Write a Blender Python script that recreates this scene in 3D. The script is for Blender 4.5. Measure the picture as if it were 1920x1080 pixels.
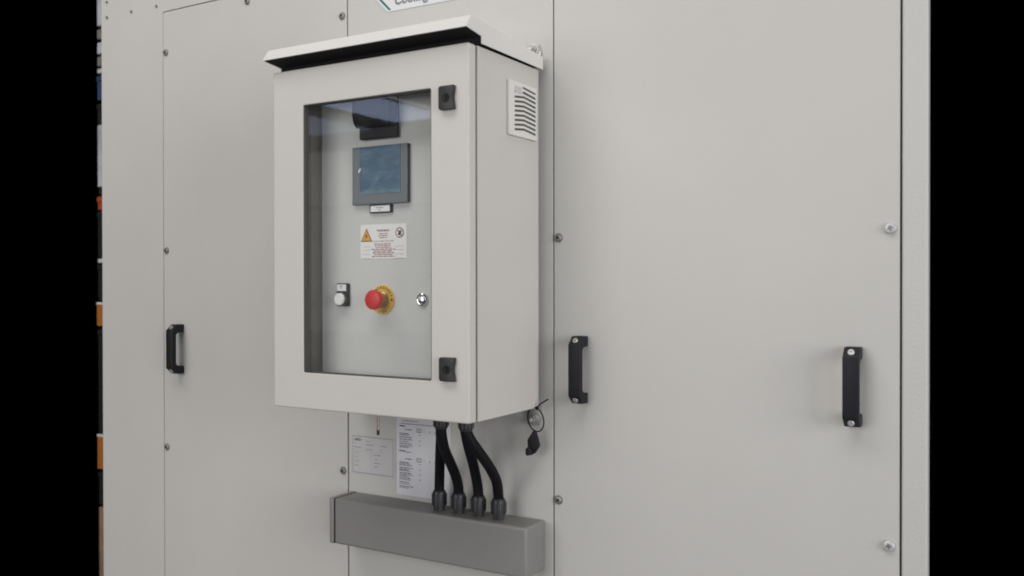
import bpy, bmesh, math, random
from mathutils import Vector, Matrix
R = math.radians
random.seed(7)
sc = bpy.context.scene
for o in list(bpy.data.objects): bpy.data.objects.remove(o)
C = sc.collection

# ------------------------------------------------------------------ camera
cam_d = bpy.data.cameras.new('camera'); cam = bpy.data.objects.new('camera', cam_d); C.objects.link(cam)
yaw, pitch, roll = 0.53671093, -0.00659425, 0.00114625
Mr = Matrix.Rotation(yaw, 3, 'Z') @ Matrix.Rotation(pitch, 3, 'X') @ Matrix.Rotation(roll, 3, 'Y') @ Matrix.Rotation(R(90), 3, 'X')
cam.matrix_world = Matrix.Translation((0.9307356, -1.6887898, 0.2609407)) @ Mr.to_4x4()
cam_d.sensor_width = 36; cam_d.lens = 32.44021
cam_d.clip_start = 0.05; cam_d.clip_end = 100
cam_d.dof.use_dof = True; cam_d.dof.focus_distance = 1.95; cam_d.dof.aperture_fstop = 5.0
sc.camera = cam

# ------------------------------------------------------------------ world + lamps
w = bpy.data.worlds.new('World'); sc.world = w; w.use_nodes = True
w.node_tree.nodes['Background'].inputs[0].default_value = (0.0, 0.0, 0.0, 1)
w.node_tree.nodes['Background'].inputs[1].default_value = 0.0

def area(name, loc, target, sx, sy, power, col):
    d = bpy.data.lights.new(name, 'AREA'); d.shape = 'RECTANGLE'; d.size = sx; d.size_y = sy
    d.energy = power; d.color = col
    o = bpy.data.objects.new(name, d); C.objects.link(o)
    o.location = loc
    o.rotation_euler = (Vector(target) - Vector(loc)).to_track_quat('-Z', 'Y').to_euler()
    return o
# skylight strips in the hall roof, far to the left and behind the photographer (mirrored in the cabinet window)
area('roof_skylight', (-13.75, -16.7, 4.6), (-13.75, -16.7, 0), 1.8, 4.2, 110, (0.56, 0.69, 1.0))
area('roof_skylight', (-17.0, -17.6, 4.6), (-17.0, -17.6, 0), 2.2, 3.6, 38, (0.58, 0.70, 1.0))
area('lamp_row', (-12.45, -17.8, 4.55), (-12.45, -17.8, 0), .14, 6.0, 9, (0.95, 0.97, 1.0))
# added lamps emulating the hall's far end, to veil the window pane
area('far_end_veil', (-16.0, -21.0, 3.45), (-12.0, 0, 3.45), 17, 1.7, 66, (0.98, 0.98, 0.97))
area('far_end_veil', (-16.0, -21.2, 0.65), (-12.0, 0, 0.65), 17, 3.8, 112, (0.97, 0.98, 0.98))
# hall lighting above and in front of the casing
area('hall_lights', (-0.6, -2.2, 3.9), (-.7, -0.5, 0), 5.4, 1.8, 138, (1.0, 0.962, 0.93))
# daylight from the open side of the hall on the right
area('side_window', (5.6, -1.9, 0.8), (0.2, -.1, 0.3), 2.6, 2.6, 186, (1.0, 0.968, 0.94))
area('door_daylight', (3.4, -3.6, 0.2), (1.0, 0, 0.1), 1.2, 1.8, 24, (0.70, 0.82, 1.0))
# added fill lamp standing in for soft hall light behind the photographer
area('hall_fill', (-1.7, -5.6, 1.2), (-1.1, 0, 0.2), 3.5, 2.8, 122, (1.0, 0.958, 0.925))

vs = sc.view_settings
vs.view_transform = 'Standard'; vs.look = 'None'; vs.exposure = -0.13; vs.gamma = 1.0; vs.use_curve_mapping = False
sc.render.engine = 'CYCLES'
sc.render.resolution_x = 1024; sc.render.resolution_y = 576
sc.cycles.max_bounces = 8; sc.cycles.transparent_max_bounces = 12
sc.cycles.filter_width = 1.9

# ------------------------------------------------------------------ materials
def lin(c): return tuple(((v/255)/12.92 if v/255 <= .04045 else ((v/255+.055)/1.055)**2.4) for v in c)
def mat(name, col, rough=.5, metal=0, bump=0, bscale=300, var=0, vscale=3, spec=.5, coat=0, rvar=0, wave=0):
    m = bpy.data.materials.new(name); m.use_nodes = True
    nt = m.node_tree; n = nt.nodes; l = nt.links; b = n['Principled BSDF']
    b.inputs['Base Color'].default_value = (*col, 1); b.inputs['Roughness'].default_value = rough
    b.inputs['Metallic'].default_value = metal; b.inputs['Specular IOR Level'].default_value = spec
    b.inputs['Coat Weight'].default_value = coat
    tc = n.new('ShaderNodeTexCoord')
    if bump:
        nz = n.new('ShaderNodeTexNoise'); nz.inputs['Scale'].default_value = bscale; nz.inputs['Detail'].default_value = 3
        l.new(tc.outputs['Object'], nz.inputs['Vector'])
        bp = n.new('ShaderNodeBump'); bp.inputs['Strength'].default_value = bump; bp.inputs['Distance'].default_value = .001
        l.new(nz.outputs['Fac'], bp.inputs['Height']); l.new(bp.outputs[0], b.inputs['Normal'])
    if var:
        nz = n.new('ShaderNodeTexNoise'); nz.inputs['Scale'].default_value = vscale; nz.inputs['Detail'].default_value = 6; nz.inputs['Roughness'].default_value = .6
        l.new(tc.outputs['Object'], nz.inputs['Vector'])
        mr = n.new('ShaderNodeMapRange'); mr.inputs['From Min'].default_value = .3; mr.inputs['From Max'].default_value = .7
        mr.inputs['To Min'].default_value = 0; mr.inputs['To Max'].default_value = 1
        l.new(nz.outputs['Fac'], mr.inputs['Value'])
        mx = n.new('ShaderNodeMix'); mx.data_type = 'RGBA'
        mx.inputs[6].default_value = (*[c*(1-var) for c in col], 1)
        mx.inputs[7].default_value = (*[min(1, c*(1+var)) for c in col], 1)
        l.new(mr.outputs[0], mx.inputs[0]); l.new(mx.outputs[2], b.inputs['Base Color'])
        if rvar:
            m2 = n.new('ShaderNodeMapRange'); m2.inputs['To Min'].default_value = rough - rvar; m2.inputs['To Max'].default_value = rough + rvar
            l.new(nz.outputs['Fac'], m2.inputs['Value']); l.new(m2.outputs[0], b.inputs['Roughness'])
    if wave:   # slight waviness of pressed sheet and faint rubbed marks
        n1 = n.new('ShaderNodeTexNoise'); n1.inputs['Scale'].default_value = 2.6; n1.inputs['Detail'].default_value = 1
        l.new(tc.outputs['Object'], n1.inputs['Vector'])
        b1 = n.new('ShaderNodeBump'); b1.inputs['Strength'].default_value = 1; b1.inputs['Distance'].default_value = wave
        l.new(n1.outputs['Fac'], b1.inputs['Height']); l.new(b1.outputs[0], bp.inputs['Normal'])
        mp = n.new('ShaderNodeMapping'); mp.inputs['Scale'].default_value = (4, 4, 1.8); mp.inputs['Rotation'].default_value = (0, .25, 0)
        l.new(tc.outputs['Object'], mp.inputs['Vector'])
        n2 = n.new('ShaderNodeTexNoise'); n2.inputs['Scale'].default_value = 1.7; n2.inputs['Detail'].default_value = 9; n2.inputs['Roughness'].default_value = .68
        l.new(mp.outputs[0], n2.inputs['Vector'])
        m3 = n.new('ShaderNodeMapRange'); m3.inputs['From Min'].default_value = .52; m3.inputs['From Max'].default_value = .78
        m3.inputs['To Min'].default_value = 0; m3.inputs['To Max'].default_value = .08
        l.new(n2.outputs['Fac'], m3.inputs['Value'])
        x2 = n.new('ShaderNodeMix'); x2.data_type = 'RGBA'; x2.inputs[7].default_value = (col[0]*.86, col[1]*.84, col[2]*.80, 1)
        l.new(m3.outputs[0], x2.inputs[0]); l.new(mx.outputs[2], x2.inputs[6]); l.new(x2.outputs[2], b.inputs['Base Color'])
    return m

M = {}
M['panel'] = mat('casing_powder_coat', (.556, .553, .534), .46, bump=.28, bscale=420, var=.03, vscale=2.2, spec=.42, rvar=.06, wave=.0022)
M['post'] = mat('post_powder_coat', (.55, .553, .54), .40, bump=.5, bscale=240, var=.02, vscale=4, spec=.45)
M['cab'] = mat('cabinet_powder_coat', (.60, .588, .560), .42, bump=.22, bscale=600, var=.022, vscale=4, spec=.45, rvar=.05, wave=.0010)
M['inner'] = mat('inner_panel_paint', (.63, .64, .63), .5, bump=.2, bscale=500, var=.03, vscale=7)
M['hood'] = mat('cabinet_paint_lit', (.72, .715, .70), .38, bump=.2, bscale=600, var=.01, spec=.5)  # same paint as the cabinet, lightened to look lit from above
M['dark'] = mat('dark_gap', (.02, .02, .02), .9)
M['gasket'] = mat('grey_gasket', (.14, .14, .13), .8)
M['foam'] = mat('black_foam', (.008, .008, .009), .95)
M['black'] = mat('black_plastic', (.010, .0105, .015), .5, bump=.35, bscale=900, spec=.3, var=.15, vscale=40)
M['latch'] = mat('latch_plastic', (.028, .028, .029), .5, bump=.3, bscale=900)
M['hole'] = mat('latch_recess', (.004, .004, .005), .7)
M['duct'] = mat('duct_plastic', (.235, .231, .226), .5, bump=.15, bscale=300, var=.05, vscale=6)
M['cable'] = mat('cable_sheath', (.004, .004, .007), .62, bump=.3, bscale=500, spec=.22)
M['gland'] = mat('gland_plastic', (.024, .026, .030), .42, bump=.4, bscale=220, var=.25, vscale=60)
M['steel'] = mat('zinc_steel', (.50, .49, .48), .34, metal=.65, bump=.2, bscale=500, var=.15, vscale=90)
M['dull'] = mat('dull_zinc', (.25, .243, .235), .42, metal=.5, bump=.2, bscale=500, var=.2, vscale=90)
M['chrome'] = mat('chrome', (.75, .76, .78), .12, metal=1)
M['ventp'] = mat('vent_plastic', (.74, .73, .71), .45)
M['slot'] = mat('slot_shade', (.085, .085, .082), .8)
M['strip'] = mat('glazing_rubber', (.075, .073, .068), .7)
M['gaptone'] = mat('dim_gap_tone', (.36, .335, .30), .55, bump=.2, bscale=300, var=.15, vscale=9)  # dimness of the gap inside the cabinet, put into the colour
M['brass'] = mat('brass_collar', (.42, .31, .15), .3, metal=.7, var=.1, vscale=60)
M['yellow'] = mat('yellow_plate', (.78, .47, .06), .5, bump=.1, var=.08, vscale=80)
M['red'] = mat('red_plastic', (.62, .008, .008), .38, bump=.1)
M['white'] = mat('white_plastic', (.84, .85, .86), .4)
M['paper'] = mat('paper', (.72, .73, .78), .6, bump=.2, bscale=30, var=.02, vscale=12)
M['foil'] = mat('label_foil', (.55, .545, .555), .5, var=.03, vscale=30)
M['sticker'] = mat('white_sticker', (.88, .86, .86), .45, var=.02, vscale=30)
M['boltz'] = mat('bright_zinc', (.58, .58, .60), .45, metal=.4, bump=.2, bscale=500)
M['signw'] = mat('sign_white', (.70, .73, .74), .4)
M['green'] = mat('sign_green', (.008, .13, .11), .4)
M['ink'] = mat('black_ink', (.09, .09, .10), .6)
M['inkg'] = mat('grey_ink', (.22, .22, .23), .6)
M['inkf'] = mat('faint_ink', (.36, .35, .355), .6)
M['inkr'] = mat('red_ink', (.34, .12, .13), .6)
M['inkp'] = mat('brown_ink', (.16, .055, .07), .6)
M['inko'] = mat('plate_ink', (.07, .035, .005), .6)
M['orange'] = mat('warning_orange', (.85, .36, .02), .5)
M['bezel'] = mat('bezel_plastic', (.14, .16, .175), .45, bump=.2, bscale=500)
M['rackor'] = mat('rack_orange', (.50, .18, .02), .5, var=.1, vscale=20)
M['crateb'] = mat('crate_blue', (.04, .07, .17), .5, var=.3, vscale=20)
M['crated'] = mat('crate_black', (.012, .012, .014), .6, var=.4, vscale=20)
M['crater'] = mat('crate_red', (.42, .07, .03), .5, var=.3, vscale=30)
M['cratew'] = mat('crate_pale', (.55, .57, .62), .6, var=.25, vscale=9)
M['carton'] = mat('brown_carton', (.36, .23, .17), .8, var=.15, vscale=12)
M['crateg'] = mat('grey_bundle', (.22, .22, .22), .7, var=.5, vscale=14)
M['floor'] = mat('concrete', (.22, .21, .20), .6, bump=.4, bscale=60, var=.12, vscale=2)
M['copper'] = mat('tube_metal', (.50, .40, .33), .3, metal=1)

# blue protective film over the screen: wrinkled, cloudy
def film():
    m = bpy.data.materials.new('blue_screen_film'); m.use_nodes = True
    n = m.node_tree.nodes; l = m.node_tree.links; b = n['Principled BSDF']
    tc = n.new('ShaderNodeTexCoord')
    mp = n.new('ShaderNodeMapping'); mp.inputs['Scale'].default_value = (10, 10, 26)
    nz = n.new('ShaderNodeTexNoise'); nz.inputs['Scale'].default_value = 2.0; nz.inputs['Detail'].default_value = 8; nz.inputs['Distortion'].default_value = .9
    l.new(tc.outputs['Object'], mp.inputs['Vector']); l.new(mp.outputs[0], nz.inputs['Vector'])
    # the film turns cloudier where it has come unstuck near the lower edge
    sp = n.new('ShaderNodeSeparateXYZ'); l.new(tc.outputs['Object'], sp.inputs[0])
    mr = n.new('ShaderNodeMapRange'); mr.inputs['From Min'].default_value = -.030; mr.inputs['From Max'].default_value = -.046
    mr.inputs['To Min'].default_value = 0; mr.inputs['To Max'].default_value = .30
    l.new(sp.outputs['Z'], mr.inputs['Value'])
    ad = n.new('ShaderNodeMath'); ad.operation = 'ADD'; l.new(nz.outputs['Fac'], ad.inputs[0]); l.new(mr.outputs[0], ad.inputs[1])
    cr = n.new('ShaderNodeValToRGB'); e = cr.color_ramp.elements
    e[0].position = .38; e[0].color = (.028, .085, .15, 1); e[1].position = .80; e[1].color = (.13, .22, .28, 1)
    k = e.new(.56); k.color = (.046, .122, .20, 1)
    l.new(ad.outputs[0], cr.inputs['Fac']); l.new(cr.outputs[0], b.inputs['Base Color'])
    b.inputs['Roughness'].default_value = .28
    bp = n.new('ShaderNodeBump'); bp.inputs['Strength'].default_value = .25; bp.inputs['Distance'].default_value = .001
    l.new(nz.outputs['Fac'], bp.inputs['Height']); l.new(bp.outputs[0], b.inputs['Normal'])
    return m
M['film'] = film()
# acrylic window: clear, with its Fresnel reflection from both faces
def glass():
    m = bpy.data.materials.new('acrylic_pane'); m.use_nodes = True
    n = m.node_tree.nodes; l = m.node_tree.links
    for x in list(n): n.remove(x)
    out = n.new('ShaderNodeOutputMaterial'); mx = n.new('ShaderNodeMixShader'); t = n.new('ShaderNodeBsdfTransparent'); g = n.new('ShaderNodeBsdfGlossy')
    t.inputs[0].default_value = (.955, .965, .96, 1); g.inputs['Roughness'].default_value = .015
    f = n.new('ShaderNodeFresnel'); 
    ge = n.new('ShaderNodeNewGeometry'); ir = n.new('ShaderNodeMapRange')   # the same reflectance from both sides of the thin sheet
    ir.inputs['To Min'].default_value = 1.5; ir.inputs['To Max'].default_value = 1/1.5
    l.new(ge.outputs['Backfacing'], ir.inputs['Value']); l.new(ir.outputs[0], f.inputs['IOR'])
    l.new(f.outputs[0], mx.inputs[0]); l.new(t.outputs[0], mx.inputs[1]); l.new(g.outputs[0], mx.inputs[2]); l.new(mx.outputs[0], out.inputs[0])
    return m
M['glass'] = glass()
def dust_haze(m):      # thin dust and wiping smears on the acrylic, also painting its reflected haze
    n = m.node_tree.nodes; l = m.node_tree.links
    mx = next(x for x in n if x.type == 'MIX_SHADER'); out = next(x for x in n if x.type == 'OUTPUT_MATERIAL')
    d = n.new('ShaderNodeBsdfDiffuse'); d.inputs[0].default_value = (.75, .77, .78, 1)
    tc = n.new('ShaderNodeTexCoord'); mp = n.new('ShaderNodeMapping'); mp.inputs['Scale'].default_value = (7, 7, 2.2); mp.inputs['Rotation'].default_value = (0, .5, 0)
    nz = n.new('ShaderNodeTexNoise'); nz.inputs['Scale'].default_value = 2.2; nz.inputs['Detail'].default_value = 7; nz.inputs['Roughness'].default_value = .6
    mr = n.new('ShaderNodeMapRange'); mr.inputs['From Min'].default_value = .35; mr.inputs['From Max'].default_value = .75; mr.inputs['To Min'].default_value = .0; mr.inputs['To Max'].default_value = .024
    m2 = n.new('ShaderNodeMixShader')
    l.new(tc.outputs['Object'], mp.inputs[0]); l.new(mp.outputs[0], nz.inputs['Vector']); l.new(nz.outputs['Fac'], mr.inputs['Value'])
    l.new(mr.outputs[0], m2.inputs[0]); l.new(mx.outputs[0], m2.inputs[1]); l.new(d.outputs[0], m2.inputs[2]); l.new(m2.outputs[0], out.inputs[0])
dust_haze(M['glass'])

# ------------------------------------------------------------------ helpers
def origin(o):
    v = Vector((0, 0, 0))
    while o: v += o.location; o = o.parent
    return v
def obj(name, bm, mats, parent=None, loc=None, smooth=True, flat_above=.004):
    """one mesh object; loc=None: the bmesh is in world coordinates; otherwise local around loc (world)"""
    if not isinstance(mats, (list, tuple)): mats = [mats]
    po = origin(parent) if parent else Vector((0, 0, 0))
    if loc is None:
        vs_ = [v.co for v in bm.verts]
        c = Vector([(min(v[i] for v in vs_) + max(v[i] for v in vs_)) / 2 for i in range(3)])
        bmesh.ops.translate(bm, verts=bm.verts, vec=-c); loc = c
    loc = Vector(loc)
    bmesh.ops.recalc_face_normals(bm, faces=bm.faces)
    me = bpy.data.meshes.new(name)
    if smooth:
        for f in bm.faces: f.smooth = f.calc_area() < flat_above
        for e in bm.edges:
            if len(e.link_faces) == 2 and e.calc_face_angle(0) > R(32): e.smooth = False
    bm.to_mesh(me); bm.free()
    for m in mats: me.materials.append(m)
    o = bpy.data.objects.new(name, me); C.objects.link(o)
    if parent: o.parent = parent
    o.location = loc - po
    return o
def thing(name, label, cat, loc, group=None):
    o = bpy.data.objects.new(name, None); C.objects.link(o); o.location = loc; o.empty_display_size = .05
    o['label'] = label; o['category'] = cat
    if group: o['group'] = group
    return o
def tag(o, label, cat, group=None):
    o['label'] = label; o['category'] = cat
    if group: o['group'] = group
    return o
def copy_tree(o, loc_world, parent=None):
    c = o.copy(); C.objects.link(c); c.parent = parent
    c.location = Vector(loc_world) - (origin(parent) if parent else Vector((0, 0, 0)))
    for ch in list(o.children):
        d = ch.copy(); C.objects.link(d); d.parent = c
        for g in list(ch.children):
            e = g.copy(); C.objects.link(e); e.parent = d
    return c
def box(bm, x0, x1, y0, y1, z0, z1, bev=0, seg=2, mi=0):
    r = bmesh.ops.create_cube(bm, size=1)
    for v in r['verts']:
        v.co = Vector((x0 + (v.co.x+.5)*(x1-x0), y0 + (v.co.y+.5)*(y1-y0), z0 + (v.co.z+.5)*(z1-z0)))
    fs = {f for v in r['verts'] for f in v.link_faces}
    for f in fs: f.material_index = mi
    if bev:
        es = list({e for v in r['verts'] for e in v.link_edges})
        rr = bmesh.ops.bevel(bm, geom=es, offset=bev, segments=seg, profile=.5, affect='EDGES')
        for f in rr['faces']: f.material_index = mi
    return r
def prism(bm, pts, axis, a0, a1, mi=0, bev=0):
    """polygon pts extruded along axis; for 'x' pts=(y,z); 'y' pts=(x,z); 'z' pts=(x,y)"""
    def P(p, a):
        return {'x': (a, p[0], p[1]), 'y': (p[0], a, p[1]), 'z': (p[0], p[1], a)}[axis]
    A = [bm.verts.new(P(p, a0)) for p in pts]; B = [bm.verts.new(P(p, a1)) for p in pts]
    fs = [bm.faces.new(A), bm.faces.new(B)]
    n = len(pts)
    for i in range(n): fs.append(bm.faces.new((A[i], A[(i+1) % n], B[(i+1) % n], B[i])))
    for f in fs: f.material_index = mi
    if bev:
        es = list({e for v in A+B for e in v.link_edges})
        rr = bmesh.ops.bevel(bm, geom=es, offset=bev, segments=2, profile=.5, affect='EDGES')
        for f in rr['faces']: f.material_index = mi
def lathe(bm, prof, axis='y', c=(0, 0, 0), n=32, mi=0):
    """prof = (radius, distance along axis); axis 'y' runs towards -y (out of the wall), 'z' runs up"""
    rings = []
    for r, d in prof:
        ring = []
        for i in range(n):
            a = 2*math.pi*i/n
            if axis == 'y': p = (c[0]+r*math.cos(a), c[1]-d, c[2]+r*math.sin(a))
            else: p = (c[0]+r*math.cos(a), c[1]+r*math.sin(a), c[2]+d)
            ring.append(bm.verts.new(p))
        rings.append(ring)
    for a, b in zip(rings, rings[1:]):
        for i in range(n): bm.faces.new((a[i], a[(i+1) % n], b[(i+1) % n], b[i])).material_index = mi
    bm.faces.new(rings[0]).material_index = mi; bm.faces.new(rings[-1]).material_index = mi
def tube(bm, pts, r, n=14, closed=False, mi=0, sx=1):
    pts = [Vector(p) for p in pts]; rings = []; N = len(pts); up = Vector((.1, .99, .05)).normalized()
    for i, p in enumerate(pts):
        if closed: t = (pts[(i+1) % N]-pts[i-1]).normalized()
        else: t = (pts[min(i+1, N-1)]-pts[max(i-1, 0)]).normalized()
        a = t.cross(up).normalized(); b = a.cross(t).normalized()
        rings.append([bm.verts.new(p + a*r*math.cos(2*math.pi*k/n) + b*r*sx*math.sin(2*math.pi*k/n)) for k in range(n)])
    rr = list(zip(rings, rings[1:])) + ([(rings[-1], rings[0])] if closed else [])
    for a, b in rr:
        for k in range(n): bm.faces.new((a[k], a[(k+1) % n], b[(k+1) % n], b[k])).material_index = mi
    if not closed:
        bm.faces.new(rings[0]).material_index = mi; bm.faces.new(rings[-1]).material_index = mi
def plate(bm, pts, y, mi=0):
    """flat face facing -y from (x,z) points"""
    f = bm.faces.new([bm.verts.new((p[0], y, p[1])) for p in pts]); f.material_index = mi
def rect(bm, x0, x1, z0, z1, y, mi=0): plate(bm, [(x0, z0), (x1, z0), (x1, z1), (x0, z1)], y, mi)
def text_into(bm, s, x0, z0, y, width=None, height=None, mi=0, shear=0, bold=0, rot=0, centre=False):
    cu = bpy.data.curves.new('t', 'FONT'); cu.body = s; cu.size = 1; cu.shear = shear; cu.offset = bold; cu.resolution_u = 3
    to = bpy.data.objects.new('t', cu); C.objects.link(to)
    dg = bpy.context.evaluated_depsgraph_get(); me = to.evaluated_get(dg).to_mesh()
    vs_ = [v.co.copy() for v in me.vertices]; fs = [tuple(p.vertices) for p in me.polygons]
    to.to_mesh_clear(); bpy.data.objects.remove(to); bpy.data.curves.remove(cu)
    if not vs_: return
    mx = max(v.x for v in vs_); mn = min(v.x for v in vs_); my = max(v.y for v in vs_)
    k = (width/(mx-mn)) if width else height/.72
    ky = (height/.72) if height else k
    out = []
    for v in vs_:
        px, pz = (v.x-mn)*k, v.y*ky
        if centre: px -= (mx-mn)*k/2
        c, s_ = math.cos(rot), math.sin(rot)
        out.append(bm.verts.new((x0+px*c-pz*s_, y, z0+px*s_+pz*c)))
    for f in fs:
        try: bm.faces.new([out[i] for i in f]).material_index = mi
        except ValueError: pass
def words(bm, x0, z, y, width, h, mi=0, seed=0, skew=0):
    """a line of print too small to read: a row of word-length dashes"""
    rnd = random.Random(seed); x = x0; e = x0+width
    while x < e-.002:
        wl = min(rnd.uniform(.004, .013), e-x)
        zz = z + skew*(x-x0)
        rect(bm, x, x+wl, zz-h/2, zz+h/2, y, mi); x += wl + .0018

# ------------------------------------------------------------------ floor of the hall (in front, below the frame; gives the bounce)
bm = bmesh.new(); box(bm, -28, 8, -24, 0.6, -1.36, -1.30)
fl = obj('floor', bm, M['floor'], smooth=False); fl['kind'] = 'structure'

# ------------------------------------------------------------------ the machine casing
Y0 = 0.0; TH = .020
ZB, ZT = -1.25, 1.30
cas = thing('machine_casing', 'large light grey sheet metal machine casing with screwed access doors and black pull handles', 'machine casing', (-.36, 0, ZB))
bm = bmesh.new(); box(bm, -1.43, .60, .036, .75, ZB, ZT)
obj('casing_body', bm, M['gasket'], cas, smooth=False)
bm = bmesh.new(); box(bm, -1.44, .715, .0215, .034, ZB+.01, ZT-.01)
obj('gasket_sheet', bm, M['gasket'], cas, smooth=False)
bm = bmesh.new()
prism(bm, [(-1.4535, ZB), (-1.1880, ZB), (-1.1880, 1.0035), (-.531, 1.0035), (-.531, ZT), (-1.4535, ZT)], 'y', 0, TH, bev=.0012)
lp = obj('fixed_panel', bm, M['panel'], cas); lp['label'] = 'left side panel that turns over the top of the left door'
bm = bmesh.new(); box(bm, -1.1862, -.5312, 0, TH, ZB, 1.0005, bev=.0012)
dl = obj('access_door', bm, M['panel'], cas); dl['label'] = 'left access door behind the control cabinet'
bm = bmesh.new(); box(bm, -.5270, .0248, .0, TH, ZB, ZT, bev=.0012)
fp = obj('fixed_panel', bm, M['panel'], cas); fp['label'] = 'narrow middle panel carrying the control cabinet'
bm = bmesh.new(); box(bm, .0278, .6948, 0, TH, ZB, ZT, bev=.0012)
dr = obj('access_door', bm, M['panel'], cas); dr['label'] = 'wide right access door with two handles'
bm = bmesh.new(); box(bm, .6982, .7395, -.002, TH, ZB, ZT, bev=.003)
obj('corner_post', bm, M['post'], cas)
# fold line shadow groove along the post
# screws: pan head on washer with a drive recess
def screw_mesh(name, parent, loc, r=.0085, m='dull', washer=True):
    bm = bmesh.new()
    if washer: lathe(bm, [(r*1.18, 0), (r*1.18, .0012), (r*.95, .0014)], n=28)
    h = .0045*r/.0085
    lathe(bm, [(r*.98, .001), (r*.96, .001+h*.45), (r*.80, .001+h*.85), (r*.55, .001+h), (r*.34, .001+h), (r*.30, .001+h*.35)], n=28)
    # cross recess
    b2 = r*.11
    box(bm, -r*.52, r*.52, -.0012-h, -.0006-h, -b2, b2, mi=1)
    box(bm, -b2, b2, -.0014-h, -.0006-h, -r*.52, r*.52, mi=1)
    bmesh.ops.rotate(bm, verts=bm.verts, cent=(0, 0, 0), matrix=Matrix.Rotation(random.uniform(0, 1.5), 3, 'Y'))
    return obj(name, bm, [M[m], M['dull'] if m == 'boltz' else M['dark']], parent, loc)
s0 = screw_mesh('screw', dl, (-1.1740, 0, .8890), .0078)
def screw_copy(src, parent, loc, rot):
    c = src.copy(); C.objects.link(c); c.parent = parent; c.location = Vector(loc)-origin(parent); c.rotation_euler = (0, rot, 0)
for x, z in [(-1.1738, .3478), (-1.1742, -.1903), (-.5440, .8955), (-.5440, .3500), (-.5440, -.1897), (-.8610, .9800), (-1.1740, -.73), (-.5440, -.73)]:
    screw_copy(s0, dl, (x, 0, z), random.uniform(0, 1.5))
s1 = screw_mesh('screw', dr, (.0380, 0, .3519), .0082)
for x, z in [(.0378, -.1903), (.0378, .895), (.0378, -.73)]: screw_copy(s1, dr, (x, 0, z), random.uniform(0, 1.5))
s2 = screw_mesh('screw', dr, (.6800, 0, .3520), .0102, m='boltz', washer=False)
for z in (-.1924, .895, -.73): screw_copy(s2, dr, (.6782, 0, z), random.uniform(0, 1.5))
s3 = screw_mesh('rivet', lp, (-1.4262, 0, 1.0220), .0042, washer=False)
for x, z in [(-1.4262, 1.0660), (-1.3180, 1.0224), (-1.2113, 1.0212), (-1.3180, 1.0665), (-1.2113, 1.0665)]: screw_copy(s3, lp, (x, 0, z), 0)

# pull handles: flat bar, chamfered shoulders, two feet, fixing screws in the shoulders
def handle(parent, xr, z0, z1, w=.0255):
    x0, x1 = xr-w, xr; d = .039; ch = .016; t = .011; leg = .021
    zc = (z0+z1)/2; hz = (z1-z0)/2
    outer = [(0, -hz), (-(d-ch*1.1), -hz), (-d, -hz+ch), (-d, hz-ch), (-(d-ch*1.1), hz), (0, hz)]
    inner = [(0, hz-leg), (-(d-t-.006), hz-leg), (-(d-t), hz-leg-.006), (-(d-t), -hz+leg+.006), (-(d-t-.006), -hz+leg), (0, -hz+leg)]
    bm = bmesh.new(); prism(bm, outer+inner, 'x', -w/2, w/2, bev=.0016)
    h = obj('handle', bm, M['black'], parent, (xr-w/2, -.0003, zc))
    for sgn in (1, -1):
        bm = bmesh.new()
        lathe(bm, [(.0056, 0), (.0056, .003), (.0045, .0042), (.0026, .0042), (.0022, .002)], n=20)
        bmesh.ops.rotate(bm, verts=bm.verts, cent=(0, 0, 0), matrix=Matrix.Rotation(-sgn*R(24), 3, 'X'))
        obj('screw', bm, M['boltz'] if xr > .5 else M['steel'], h, (xr-w/2, -.0305, zc+sgn*(hz-.0090)))
    return h
handle(dl, -1.1045, .0148, .1478, .0262)
handle(dr, .1060, .0150, .1512, .0262)
handle(dr, .6350, .0098, .1476, .0268)
handle(dl, -.5600, .0148, .1478, .0262)

# ------------------------------------------------------------------ control cabinet
X0, X1 = -.4923, 0.0
YB, YF = -.015, -.2482          # body back / front rim
DY0, DY1 = -.2775, -.2560       # door front / back
H = .700
cab = thing('control_cabinet', 'light grey cabinet with glazed door, sloping rain hood and side vent', 'control cabinet', (-.246, -.015, 0))
t = .0015
bm = bmesh.new()
box(bm, X0, X1, YF, YB, 0, H, bev=.0022)
# hollow it: open front with an inward lip
f = max([f for f in bm.faces if f.normal.y < -.9], key=lambda f: f.calc_area())
r_ = bmesh.ops.inset_region(bm, faces=[f], thickness=.018); 
bmesh.ops.translate(bm, verts=f.verts, vec=(0, .006, 0))
e_ = bmesh.ops.extrude_face_region(bm, geom=[f]); nv = [v for v in e_['geom'] if isinstance(v, bmesh.types.BMVert)]
bmesh.ops.delete(bm, geom=[f], context='FACES_ONLY')
for v in nv: v.co.y = YB-.004
body = obj('cabinet_body', bm, M['cab'], cab)
# rubber seal between the door and the rim
bm = bmesh.new()
for a in ((X0+.004, X0+.012, .004, H-.004), (X1-.012, X1-.004, .004, H-.004)): box(bm, a[0], a[1], DY1-.0005, YF+.0005, a[2], a[3])
for a in ((.004, .012), (H-.012, H-.004)): box(bm, X0+.0125, X1-.0125, DY1-.0005, YF+.0005, a[0], a[1])
obj('door_seal', bm, M['gasket'], cab)
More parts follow.
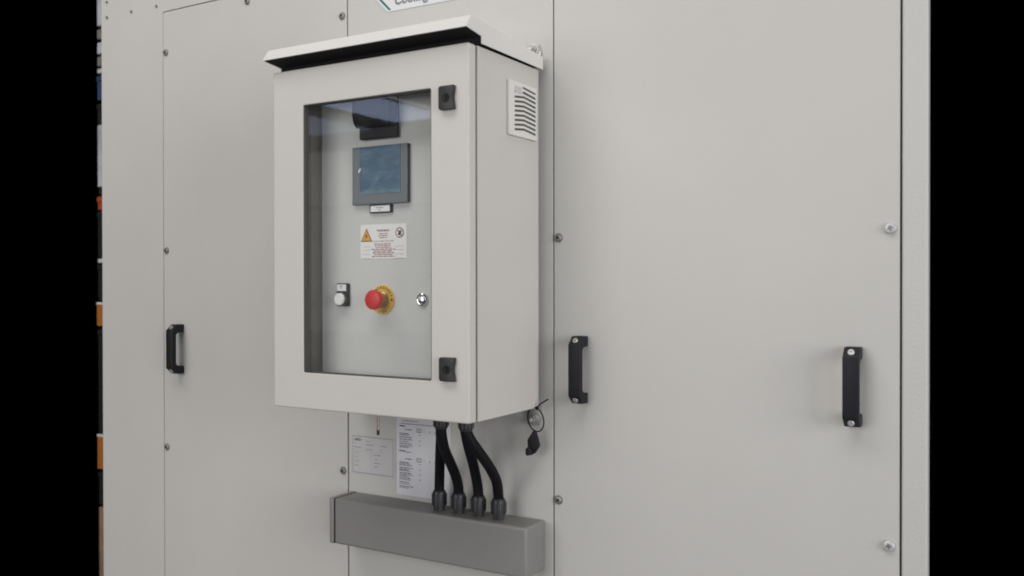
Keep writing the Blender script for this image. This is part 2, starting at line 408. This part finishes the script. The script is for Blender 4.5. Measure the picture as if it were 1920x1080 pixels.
# door: pressed sheet frame with a cut-out
wx0, wx1, wz0, wz1 = -.4085, -.0855, .0750, .6245
bm = bmesh.new()
def ringloop(pts_out, pts_in, y): 
    A = [bm.verts.new((p[0], y, p[1])) for p in pts_out]; B = [bm.verts.new((p[0], y, p[1])) for p in pts_in]
    return A, B
def rr_pts(x0, x1, z0, z1, r, n=5):
    o = []
    for cx, cz, a0 in ((x1-r, z1-r, 0), (x0+r, z1-r, 90), (x0+r, z0+r, 180), (x1-r, z0+r, 270)):
        for i in range(n+1):
            a = R(a0+90*i/n); o.append((cx+r*math.cos(a), cz+r*math.sin(a)))
    return o
O = rr_pts(X0, X1, 0, H, .0045); I = rr_pts(wx0, wx1, wz0, wz1, .004)
Oi = rr_pts(X0+.0028, X1-.0028, .0028, H-.0028, .003); Ii = rr_pts(wx0-.001, wx1+.001, wz0-.001, wz1+.001, .005)
def loop(pts, y): return [bm.verts.new((p[0], y, p[1])) for p in pts]
L = [loop(O, DY1), loop(O, DY0+.0028), loop(rr_pts(X0+.0009, X1-.0009, .0009, H-.0009, .0042), DY0+.0008), loop(Oi, DY0), loop(Ii, DY0), loop(I, DY0+.001), loop(I, DY1), ]
L.append(L[0])
for a, b in zip(L, L[1:]):
    for i in range(len(a)): bm.faces.new((a[i], a[(i+1) % len(a)], b[(i+1) % len(a)], b[i]))
door = obj('door', bm, M['cab'], cab, flat_above=.00001)
bm = bmesh.new(); y = -.2700
box(bm, wx0-.012, wx1+.012, y+.0008, y+.0012, wz0-.012, wz1+.012)
bm2 = bmesh.new(); rect(bm2, wx0-.012, wx1+.012, wz0-.012, wz1+.012, -.2696); bm.free()
obj('window_pane', bm2, M['glass'], door)
# thin black glazing strip round the opening
bm = bmesh.new(); s = .0016
box(bm, wx0+.0002, wx0+s+.0012, -.2758, -.2561, wz0, wz1); box(bm, wx1-s, wx1-.0002, -.2758, -.2561, wz0, wz1)
box(bm, wx0+s+.0014, wx1-s-.0002, -.2758, -.2561, wz1-s-.0008, wz1-.0002); box(bm, wx0+s+.0014, wx1-s-.0002, -.2758, -.2561, wz0+.0002, wz0+s)
obj('glazing_strip', bm, M['strip'], door)
# two black quarter-turn latches with a waisted grip
def latch(zc):
    bm = bmesh.new(); hw, hh = .0168, .0222
    pts = [(-hw, -hh+.004), (-hw+.003, -hh), (hw, -hh)]
    for k in range(1, 8):
        q = k/8; pts.append((hw-.0030*math.sin(math.pi*q), -hh+.006+(2*hh-.012)*q))
    pts += [(hw, hh), (-hw+.003, hh), (-hw, hh-.003)]
    pts.insert(3, (hw, -hh+.005)); pts.insert(-3, (hw, hh-.005))
    prism(bm, pts, 'y', -.0090, 0, bev=.0010)
    la = obj('latch', bm, M['latch'], door, (-.0455, DY0-.0002, zc))
    bm = bmesh.new(); lathe(bm, [(.0086, 0), (.0086, .0006), (.0070, .0007), (.0062, .0003)], n=24)
    box(bm, -.0016, .0016, -.0022, -.0008, -.005, .005)
    obj('key_recess', bm, M['hole'], la, (-.0455, DY0-.0094, zc-.0005))
latch(.6015); latch(.0990)

# rain hood: sheet shell, overhanging front, falling to the back
hx0, hx1 = X0-.0085, X1+.0085
prof = [(-.2820, .7470), (-.2995, .7225), (-.2470, .7165), (-.2470, .7022), (-.0120, .7000), (-.0120, .7255)]
bm = bmesh.new(); prism(bm, prof, 'x', hx1-.0016, hx1, bev=.0004)
prism(bm, prof, 'x', hx0, hx0+.0016, bev=.0004)
top = [(-.2820, .7470), (-.2995, .7225), (-.2980, .7219), (-.2808, .7452), (-.0120, .7238), (-.0120, .7255)]
prism(bm, top, 'x', hx0+.0017, hx1-.0017)
hood = obj('rain_hood', bm, M['hood'], cab, smooth=False)
bm = bmesh.new()
prism(bm, [(-.2960, .7222), (-.2808, .7440), (-.0200, .7230), (-.0200, .7040), (-.2445, .7035), (-.2460, .7160)], 'x', hx0+.0022, hx1-.0022)
obj('hood_liner', bm, M['foam'], hood, smooth=False)

# side vent
bm = bmesh.new(); vy0, vy1, vz0, vz1 = -.1445, -.0345, .5490, .6565
box(bm, .0003, .0068, vy0, vy1, vz0, vz1, bev=.0016)
vent = obj('side_vent', bm, M['ventp'], cab)
bm = bmesh.new(); bm_s = bmesh.new()
for i in range(10):
    z = .6443-.00917*i; h = .0024
    ya, ym, yb = -.1252, -.0886, -.0415
    za, zm, zb = z-.0002, z+.0040, z-.0004
    if i == 9: pass
    def quad(bm_, y1, z1, y2, z2, hh, x=.0071):
        v = [bm_.verts.new(p) for p in ((x, y1, z1-hh), (x, y2, z2-hh), (x, y2, z2+hh), (x, y1, z1+hh))]; bm_.faces.new(v)
    if i > 1: quad(bm, ya, za, ym, zm, h)
    if i == 1: quad(bm, -.1252, za, -.1245, za, h)
    quad(bm, ym if i > 1 else -.0935, zm, yb, zb, h if i else h*.7)
    # louvre blade lip above every slot
    v0 = [(.0070, ya if i > 1 else -.0935, za+h if i > 1 else zm+h), (.0070, ym, zm+h), (.0070, yb, zb+h)]
    tube(bm_s, v0, .0008, n=6)
obj('vent_slots', bm, M['slot'], vent)
obj('louvre_lips', bm_s, M['ventp'], vent)
bm = bmesh.new(); box(bm, .0069, .0078, -.1240, -.0990, .6345, .6475); obj('vent_badge', bm, M['foil'], vent)

# inner swing panel behind the window, with everything mounted on it
YI = -.2075
bm = bmesh.new(); box(bm, -.4206, -.030, YI, YI+.002, .030, .672, bev=.0007)
inner = obj('inner_panel', bm, M['inner'], cab)
bm = bmesh.new(); box(bm, -.4700, -.4300, -.06, -.03, .05, .66); box(bm, -.4695, -.4690, -.2, -.08, .05, .66)
obj('mounting_rail', bm, M['gasket'], cab)
bm = bmesh.new(); box(bm, -.4880, -.4230, -.1995, -.1980, .020, .680, bev=.0005)  # added sheet, coloured as the dim hazy gap beside the inner panel
obj('gap_tone_sheet', bm, M['gaptone'], cab)

# socket outlet with hinged lid
bm = bmesh.new(); box(bm, -.3085, -.2122, YI-.012, YI-.0002, .5520, .6640, bev=.003)
so = obj('socket_box', bm, M['black'], cab)
bm = bmesh.new()
pr = [(YI-.0125, .6640), (YI-.0345, .6560), (YI-.0350, .6010)]
for k in range(1, 6):
    a = R(90*k/6); pr.append((YI-.0170-.0180*math.cos(a)+.0, .6010-.0270*math.sin(a)))
pr += [(YI-.0125, .5750)]
prism(bm, pr, 'x', -.3075, -.2132, bev=.0012)
obj('lid', bm, M['black'], so)

# operator display
bm = bmesh.new(); box(bm, -.3305, -.1870, YI-.0085, YI-.0002, .4195, .5385, bev=.0022)
disp = obj('display', bm, M['bezel'], cab)
bm = bmesh.new(); box(bm, -.3095, -.2045, YI-.0094, YI-.0087, .4410, .5375, bev=.0002)
obj('screen', bm, M['film'], disp)
bm = bmesh.new()
prism(bm, [(-.3110, .4870), (-.3065, .4940), (-.3040, .4935), (-.3058, .4890), (-.3098, .4845)], 'y', YI-.0122, YI-.0096)
obj('film_tab', bm, M['white'], disp)
bm = bmesh.new(); box(bm, -.1874, -.1866, YI-.0083, YI-.001, .4215, .5365); obj('bezel_edge', bm, M['black'], disp)

# name tag below the display
bm = bmesh.new(); box(bm, -.2868, -.2300, YI-.0050, YI-.0002, .4015, .4190, bev=.001)
tg = obj('name_tag', bm, M['black'], cab)
bm = bmesh.new(); rect(bm, -.2840, -.2345, .4042, .4165, YI-.0054)
for i, (w_, z) in enumerate(((.021, .4122), (.009, .4076))):
    words(bm, -.2595-w_/2, z, YI-.0057, w_, .0014, 1, i+3)
obj('tag_insert', bm, [M['white'], M['inkg']], tg)

# warning label
bm = bmesh.new(); lx0, lx1, lz0, lz1 = -.3145, -.1955, .3085, .3790; y = YI-.0006
rect(bm, lx0, lx1, lz0, lz1, y, 0)
tx, tz = -.2985, .3440
plate(bm, [(tx-.0150, tz), (tx+.0150, tz), (tx, tz+.0275)], y-.0003, 1)
plate(bm, [(tx-.0122, tz+.0018), (tx+.0122, tz+.0018), (tx, tz+.0238)], y-.0006, 2)
plate(bm, [(tx+.001, tz+.0175), (tx-.0035, tz+.0105), (tx-.0006, tz+.0105), (tx-.0022, tz+.0035), (tx+.0034, tz+.0120), (tx+.0006, tz+.0120)], y-.0009, 1)
cxp, czp = -.2130, .3605
oc = [(cxp+.0104*math.cos(R(a)), czp+.0104*math.sin(R(a))) for a in range(0, 360, 12)]
ic = [(cxp+.0084*math.cos(R(a)), czp+.0084*math.sin(R(a))) for a in range(0, 360, 12)]
plate(bm, oc, y-.0003, 3); plate(bm, ic, y-.0006, 0)
plate(bm, [(cxp-.0045, czp-.003), (cxp-.001, czp-.006), (cxp+.0035, czp-.0045), (cxp+.0052, czp+.006), (cxp+.002, czp+.0045), (cxp-.002, czp+.0035)], y-.0009, 3)
plate(bm, [(cxp-.0072, czp+.0062), (cxp-.0060, czp+.0074), (cxp+.0072, czp-.0062), (cxp+.0060, czp-.0074)], y-.0012, 3)
text_into(bm, 'WARNING', -.2560, .3640, y-.0003, width=.032, height=.0044, mi=3, bold=.02, centre=True)
for i, (z, w_) in enumerate(((.3595, .022), (.3555, .023), (.3515, .019))): words(bm, -.2550-w_/2, z, y-.0003, w_, .0016, 4, i+20)
text_into(bm, 'DO NOT OPERATE OR OPEN', -.2550, .3430, y-.0003, width=.054, height=.0027, mi=3, centre=True)
for i, (z, w_) in enumerate(((.3388, .046), (.3352, .043), (.3316, .040), (.3278, .062), (.3242, .050), (.3206, .056), (.3170, .048), (.3132, .060))):
    words(bm, -.2550-w_/2, z, y-.0003, w_, .0017, 4, i+30)
for z in (.3408, .3335, .3250, .3165):
    rect(bm, lx0+.006, lx0+.026, z-.0075, z-.0070, y-.0003, 5); rect(bm, lx1-.030, lx1-.006, z-.0075, z-.0070, y-.0003, 5)
obj('warning_label', bm, [M['sticker'], M['ink'], M['orange'], M['inkp'], M['inkr'], M['inkg']], cab)

# illuminated push button with its legend plate
bm = bmesh.new(); box(bm, -.3765, -.3428, YI-.0060, YI-.0002, .2105, .2585, bev=.0025)
pb = obj('push_button', bm, M['black'], cab)
bm = bmesh.new(); rect(bm, -.3742, -.3490, .2424, .2562, YI-.0063)
plate(bm, [(-.3682, .2540), (-.3572, .2540), (-.3627, .2465)], YI-.0066, 1)
obj('legend_insert', bm, [M['white'], M['foil']], pb)
bm = bmesh.new(); lathe(bm, [(.0152, 0), (.0152, .006), (.0140, .0075), (.0130, .0075)], c=(-.3590, YI-.006, .2255), n=36)
obj('button_ring', bm, M['gland'], pb)
bm = bmesh.new(); lathe(bm, [(.0130, 0), (.0130, .0045), (.0118, .0058)], c=(-.3590, YI-.0130, .2255), n=10)
obj('button_cap', bm, M['white'], pb)

# emergency stop
ex, ez = -.2567, .2252
bm = bmesh.new(); lathe(bm, [(.0300, 0), (.0300, .0012), (.0292, .0018)], c=(ex, YI-.0002, ez), n=48)
es = obj('emergency_stop', bm, M['yellow'], cab)
bm = bmesh.new()
def arc_text(s, rad, a_mid, step, h, flip=False):
    n = len(s)
    for i, ch in enumerate(s):
        if ch == ' ': continue
        a = a_mid + (step if flip else -step)*(i-(n-1)/2)
        px, pz = ex+rad*math.cos(R(a)), ez+rad*math.sin(R(a))
        text_into(bm, ch, px, pz, YI-.0024, height=h, mi=0, rot=R(a-90 if not flip else a+90), centre=True, bold=.03)
arc_text('EMERGENCY', .0225, 82, 15.5, .0048); obj('lettering', bm, M['inko'], es)
bm = bmesh.new(); arc_text('STOP', .0272, 272, 14, .0048, True); obj('lettering', bm, M['inko'], es)
bm = bmesh.new(); rect(bm, ex+.0225, ex+.0265, ez-.0024, ez+.0024, YI-.0024); obj('plate_mark', bm, M['inko'], es)
bm = bmesh.new(); lathe(bm, [(.0165, 0), (.0165, .0025), (.0140, .0042), (.0140, .0170), (.0118, .0182)], c=(ex, YI-.0022, ez), n=40)
obj('collar', bm, M['brass'], es)
bm = bmesh.new(); lathe(bm, [(.0105, -.004), (.0150, .0005), (.0196, .004), (.0203, .0075), (.0200, .0120), (.0188, .0142), (.0160, .0152), (.001, .0156)], c=(ex, YI-.0200, ez), n=48)
obj('knob', bm, M['red'], es)
# chrome panel lock
bm = bmesh.new(); lathe(bm, [(.0138, 0), (.0138, .0022), (.0128, .0042), (.0105, .0054), (.0090, .0050), (.0085, .0030)], c=(-.1561, YI-.0002, .2258), n=36)
lk = obj('panel_lock', bm, M['chrome'], cab)
bm = bmesh.new(); lathe(bm, [(.0082, 0), (.0080, .0030), (.0066, .0046), (.002, .0050)], c=(-.1561, YI-.0030, .2258), n=30)
obj('lock_barrel', bm, M['chrome'], lk)

# mounting lugs with bolts at the four back corners
def lug(x, z, up):
    s_ = 1 if up else -1
    bm = bmesh.new()
    pts = [(x-.017, z-s_*.030), (x+.016, z-s_*.030), (x+.0172, z-s_*.004), (x+.011, z+s_*.012), (x-.011, z+s_*.012), (x-.017, z-s_*.004)]
    prism(bm, pts, 'y', -.0048, -.0004, bev=.0006)
    l_ = obj('mounting_lug', bm, M['steel'], cab)
    bm = bmesh.new(); lathe(bm, [(.0125, 0), (.0125, .002), (.0115, .0024)], c=(x, -.0050, z), n=28)
    lathe(bm, [(.0088, 0), (.0088, .0065), (.0076, .0080)], c=(x, -.0075, z), n=6)
    lathe(bm, [(.0046, 0), (.0046, .007), (.0036, .0085)], c=(x, -.0157, z), n=16)
    obj('bolt', bm, M['steel'], l_)
lug(-.0175, .7450, True); lug(-.0180, -.0265, False); lug(-.4750, .7450, True); lug(-.4750, -.0265, False)

# drain tube under the cabinet
bm = bmesh.new(); lathe(bm, [(.0026, 0), (.0026, .060)], 'z', c=(-.3408, -.120, -.0595), n=16)
lathe(bm, [(.0032, 0), (.0032, .011)], 'z', c=(-.3408, -.120, -.0705), n=16, mi=1)
obj('drain_tube', bm, [M['copper'], M['gland']], cab)

# ------------------------------------------------------------------ grey cable duct
duct = thing('cable_duct', 'grey plastic cable trunking with end cap mounted below the control cabinet', 'cable duct', (-.25, 0, -.338))
dzt, dzb = -.2355, -.3395
def duct_sec(x0, x1, g, yv, mt, name, bev):
    bm = bmesh.new(); box(bm, x0, x1, -yv, -.0006, dzb-g, dzt+g, bev=bev, seg=3); return obj(name, bm, mt, duct)
duct_sec(-.5022, .0062, 0, .0800, M['duct'], 'trunking', .0055)
duct_sec(-.5170, -.5036, .0006, .0806, M['duct'], 'end_cap', .003)
bm = bmesh.new(); box(bm, -.5040, -.5018, -.0792, -.001, dzb+.001, dzt-.0008); obj('cap_joint', bm, M['dark'], duct)

# ------------------------------------------------------------------ four cables from the cabinet down to the duct
ends = [((-.185, -.100), (-.2325, -.046), 'black cable running almost straight down, leftmost of the four in the duct'),
        ((-.148, -.150), (-.1822, -.044), 'black cable curving in front of its neighbour into the second duct gland from left'),
        ((-.1125, -.105), (-.1342, -.042), 'black cable entering the third duct gland from left, hidden partly by the outer curve'),
        ((-.0770, -.150), (-.0810, -.042), 'black cable sweeping widest to the right into the rightmost duct gland')]
def gland(bm, x, y, z, s_, r=.0172):
    """s_=+1: standing up from z; -1: hanging from z"""
    lathe(bm, [(r*.92, 0), (r*.92, s_*.010)], 'z', (x, y, z), n=6)
    lathe(bm, [(r, s_*.0105), (r, s_*.034), (r*.93, s_*.040), (r*.80, s_*.043)], 'z', (x, y, z), n=24)
    for k in range(12):
        a = 2*math.pi*k/12
        tube(bm, [(x+r*math.cos(a), y+r*math.sin(a), z+s_*.012), (x+r*math.cos(a), y+r*math.sin(a), z+s_*.036)], .0016, n=6)
paths = [
 [(-.1898, -.100, -.0433), (-.1920, -.096, -.0665), (-.2027, -.0828, -.0977), (-.2172, -.0641, -.1342), (-.2285, -.0494, -.1692), (-.2321, -.045, -.1948)],
 [(-.1532, -.150, -.0358), (-.1557, -.1427, -.0588), (-.1638, -.1209, -.0881), (-.1702, -.0912, -.1203), (-.1757, -.0654, -.1502), (-.1794, -.0498, -.1752), (-.1813, -.045, -.1947)],
 [(-.1279, -.100, -.0417), (-.1260, -.0957, -.0664), (-.1260, -.0846, -.0937), (-.1274, -.0692, -.1237), (-.1303, -.0493, -.1698), (-.1308, -.045, -.1956)],
 [(-.0920, -.150, -.0330), (-.0870, -.1448, -.0525), (-.0801, -.1292, -.0758), (-.0753, -.1063, -.1018), (-.0738, -.0817, -.1287), (-.0755, -.0595, -.1573), (-.0804, -.045, -.1952)]]
def catmull(P, m=7):
    P = [Vector(p) for p in P]; P = [P[0]*2-P[1]] + P + [P[-1]*2-P[-2]]; o = []
    for k in range(1, len(P)-2):
        a, b, c_, d = P[k-1:k+3]
        for q in range(m):
            t_ = q/m; o.append(.5*((2*b)+(c_-a)*t_+(2*a-5*b+4*c_-d)*t_*t_+(3*b-a-3*c_+d)*t_**3))
    return o+[P[-2]]
for i, ((_, _2, lab), path) in enumerate(zip(ends, paths)):
    a, b = path[0], path[-1]
    c = thing('cable', lab, 'cable', (b[0], b[1], dzt), 'black cables between the cabinet and the duct')
    bm = bmesh.new()
    tube(bm, catmull([(a[0], a[1], -.012)] + path + [(b[0], b[1], dzt+.012)]), .0108, n=20)
    obj('sheath', bm, M['cable'], c)
    bm = bmesh.new(); gland(bm, b[0], b[1], dzt+.0004, 1, .0152); obj('gland', bm, M['gland'], c)
    bm = bmesh.new(); gland(bm, a[0], a[1], -.0006, -.86, .0148); obj('gland', bm, M['gland'], c)

# ------------------------------------------------------------------ papers, sign
bm = bmesh.new(); px0, px1, pz0, pz1 = -.3835, -.2330, -.2262, -.0160; y = -.0008
nx = 10
for k in range(nx):   # the sheet bows very slightly off the panel
    xa, xb = px0+(px1-px0)*k/nx, px0+(px1-px0)*(k+1)/nx
    f_ = lambda x: -.0006-.0016*math.sin(math.pi*(x-px0)/(px1-px0))
    v = [bm.verts.new(p) for p in ((xa, f_(xa), pz0), (xb, f_(xb), pz0), (xb, f_(xb), pz1), (xa, f_(xa), pz1))]; bm.faces.new(v)
bmesh.ops.remove_doubles(bm, verts=bm.verts, dist=1e-5)
sheet = obj('information_sheet', bm, M['paper']); tag(sheet, 'printed white paper sheet taped to the casing behind the black cables', 'paper sheet')
bm = bmesh.new(); y = -.0028
words(bm, -.366, -.0560, y, .045, .0018, 1, 1); rect(bm, -.370, -.2450, -.0632, -.0620, y, 0); words(bm, -.3735, -.0685, y, .017, .0028, 0, 2)
for zz, blk in ((-.0760, ((-.0855, -.0885, -.0935), (-.0985, -.1035), (-.1085, -.1130, -.1165), )), (-.1430, ((-.1515, -.1545, -.1580), (-.1640, -.1675, -.1700), (-.1755, -.1790, -.1825), (-.1870, -.1905), (-.1965, -.2005), (-.2060, -.2095)))):
    words(bm, -.358, zz, y, .020, .0018, 0, int(-zz*1e4))
    box_x = -.3245
    for (a, b2, c2, d2) in ((box_x, box_x+.013, zz-.0045, zz-.0035), (box_x, box_x+.013, zz+.0035, zz+.0045), (box_x, box_x+.0012, zz-.0035, zz+.0035), (box_x+.0118, box_x+.013, zz-.0035, zz+.0035)):
        rect(bm, a, b2, c2, d2, y, 0)
    text_into(bm, '2', box_x+.0045, zz-.0026, y, height=.0052, mi=0)
    for k in range(4): text_into(bm, '1428'[k], box_x+.020+k*.0145, zz-.0030-.001*k, y, height=.0055, mi=0)
    for g, b_ in enumerate(blk):
        for j, z_ in enumerate(b_):
            words(bm, -.3735, z_, y, .026+.013*((g*3+j*5) % 4)/3, .0016, 1 if j % 2 else 0, g*10+j+int(-zz*100))
        if g < 4: words(bm, box_x+.006, b_[0]-.001, y, .005, .0016, 1, g)
words(bm, -.3740, -.1255, y, .017, .0024, 0, 5); words(bm, -.356, -.1275, y, .015, .0020, 1, 6)
bm.faces.ensure_lookup_table()
obj('printing', bm, [M['ink'], M['inkg']], sheet)

bm = bmesh.new(); qx0, qx1, qz0, qz1 = -.5140, -.3925, -.1895, -.1026
box(bm, qx0-.002, qx1+.006, -.0008, -.0002, qz0-.003, qz1+.003)
rp = obj('rating_label', bm, M['foil'], smooth=False); tag(rp, 'small grey label with thin black border, left of the white paper sheet', 'label')
bm = bmesh.new(); y = -.0011; b_ = .0013
rect(bm, qx0, qx1, qz0, qz0+b_, y, 1); rect(bm, qx0, qx1, qz1-b_, qz1, y, 1); rect(bm, qx0, qx0+b_, qz0+b_, qz1-b_, y, 2); rect(bm, qx1-b_, qx1, qz0+b_, qz1-b_, y, 2)
text_into(bm, 'AHU', qx0+.0055, -.1140, y, width=.0200, height=.0065, mi=0, bold=.03)
words(bm, qx0+.040, -.1130, y, .018, .0020, 2, 41)
for z, x, wd, mi in ((-.1215, .038, .020, 1), (-.1215, .082, .016, 1), (-.1295, .002, .020, 1), (-.1325, .038, .019, 1), (-.1325, .078, .009, 2), (-.1190, .002, .006, 2),
                     (-.1440, .060, .022, 1), (-.1535, .062, .012, 2), (-.1625, .062, .020, 1), (-.1715, .062, .010, 1), (-.1420, .002, .016, 2), (-.1520, .002, .014, 2), (-.1620, .002, .018, 2), (-.1720, .002, .012, 2)):
    words(bm, qx0+x+.003, z, y, wd, .0017, mi, int(-z*1e4+x*1e3))
rect(bm, qx0+.056, qx0+.0565, -.1865, -.1390, y, 2); rect(bm, qx0+.002, qx1-.002, -.1375, -.1371, y, 2)
obj('printing', bm, [M['ink'], M['inkg'], M['inkf']], rp)

bm = bmesh.new()
sx = .4072
sp_ = [(-.4040, .8840), (-.2100, .8840), (-.2060, .8880), (-.2700, .9900), (-.5050, .9900), (-.5100, .9860), (-.4090, .8862)]
prism(bm, sp_, 'y', -.0014, -.0003)
sg = obj('product_sign', bm, M['signw'], smooth=False); tag(sg, 'white sign with slanting green stripe at the top edge above the cabinet', 'sign')
bm = bmesh.new(); y = -.0017
plate(bm, [(-.4022, .8875), (-.3962, .8880), (-.4880, .9790), (-.4960, .9790)], y, 0)
text_into(bm, 'Cooling', -.3850, .8972, y, width=.098, height=.024, mi=1, shear=.25, bold=.03)
obj('printing', bm, [M['green'], M['inkg']], sg)

# ------------------------------------------------------------------ keys on a cable tie, hanging from the lower bolt
kt = thing('key_fob', 'black plastic cabinet keys hanging by a black cable tie from the lower right bolt', 'keys', (-.003, -.03, -.098))
bm = bmesh.new(); N = 36; cx, cz = -.0013, -.0235
pts = [(cx+.0188*math.cos(2*math.pi*k/N), -.027-.006*math.sin(2*math.pi*k/N), cz+.0258*math.sin(2*math.pi*k/N)) for k in range(N)]
tube(bm, pts, .0014, n=8, closed=True)
tube(bm, [(.0035, -.031, -.003), (.0050, -.031, .004), (.0105, -.031, .0095), (.0200, -.030, .0150), (.0290, -.029, .0208)], .0015, n=8)
box(bm, .0010, .0064, -.0335, -.0285, -.0015, .0042, bev=.0006)
obj('cable_tie', bm, M['cable'], kt)
bm = bmesh.new()
prism(bm, [(-.0030, -.0445), (.0000, -.0455), (.0055, -.0620), (.0100, -.0765), (.0010, -.0900), (-.0030, -.0940), (-.0160, -.0930), (-.0178, -.0660)], 'y', -.0340, -.0260, bev=.0012)
obj('key_bow', bm, M['black'], kt)
bm = bmesh.new(); prism(bm, [(-.0150, -.0800), (-.0100, -.0780), (-.0020, -.0930), (-.0050, -.0960), (-.0120, -.0955), (-.0145, -.0990), (-.0200, -.0955), (-.0198, -.0840)], 'y', -.0380, -.0345, bev=.0008)
obj('key_bow', bm, M['black'], kt)

# ------------------------------------------------------------------ sliver of storage shelving beyond the left edge of the casing
SY = 1.2; sx0, sx1 = -3.186, -2.30
rk = thing('storage_rack', 'shelving with orange shelf edges seen past the left edge of the casing', 'storage rack', (-2.75, SY, -1.30))
for z in (-1.28, -.545, .090, .700):
    bm = bmesh.new(); box(bm, sx0, sx1, SY+.01, SY+.55, z, z+.03); obj('shelf', bm, M['crated'], rk, smooth=False)
for z0, z1 in ((.045, .150), (-.665, -.505)):
    bm = bmesh.new(); box(bm, sx0, sx1, SY-.004, SY+.008, z0, z1, bev=.002); obj('shelf_edge', bm, M['rackor'], rk)
    bm = bmesh.new(); box(bm, sx0, sx1, SY-.006, SY+.008, z1+.001, z1+.012); obj('shelf_lip', bm, M['white'], rk)
for x in (-2.34, -2.80):
    bm = bmesh.new(); box(bm, x, x+.04, SY+.56, SY+.60, -1.30, 1.9); obj('upright', bm, M['rackor'], rk)
def crate(z0, z1, m, label, cat='crate', name='crate', y=0, lip=True, x0=sx0-.012):
    bm = bmesh.new(); box(bm, x0, -2.62, SY+.010+y, SY+.42, z0, z1, bev=.006)
    if lip: box(bm, x0, -2.61, SY+.006+y, SY+.43, z1-.03, z1-.005, bev=.003)
    tag(obj(name, bm, M[m]), label, cat)
crate(-1.245, -.860, 'carton', 'brown cardboard box on the lowest visible shelf', 'box', 'cardboard_box', lip=False)
crate(-.850, -.680, 'crated', 'black bin standing on the brown cardboard box')
crate(-.490, .030, 'crated', 'tall black bin between the two orange shelf edges')
crate(.170, .355, 'crated', 'black bin directly above the upper orange shelf edge')
bm = bmesh.new(); box(bm, sx0+.002, -2.9, SY, SY+.011, .358, .378, bev=.003); tag(obj('glint_strip', bm, M['white']), 'small pale strip painted as a glint between the two stacked black bins', 'label')  # white strip standing in for a glint among the black bins
crate(.380, .615, 'crated', 'black bin topped by the red tray')
crate(.620, .690, 'crater', 'red tray under the pale carton', 'tray', 'tray')
crate(.735, 1.045, 'cratew', 'pale carton between the red tray and the upper black case', 'box', 'carton', lip=False)
crate(1.050, 1.150, 'crated', 'black case under the blue crate', 'case', 'case')
crate(1.165, 1.290, 'crateb', 'dark blue crate with pale stock above it')
for k, (a, b) in enumerate(((1.30, 1.325), (1.335, 1.385), (1.395, 1.455), (1.47, 1.52), (1.535, 1.70))):
    crate(a, b, 'crateg' if k % 2 else 'cratew', ['thin pale box just above the blue crate', 'dark grey box second above the blue crate', 'pale box between two dark grey boxes above the blue crate', 'upper dark grey box of the stack above the blue crate', 'tall pale box topmost of the stack beyond the casing'][k], 'box', 'stock_box', lip=False)
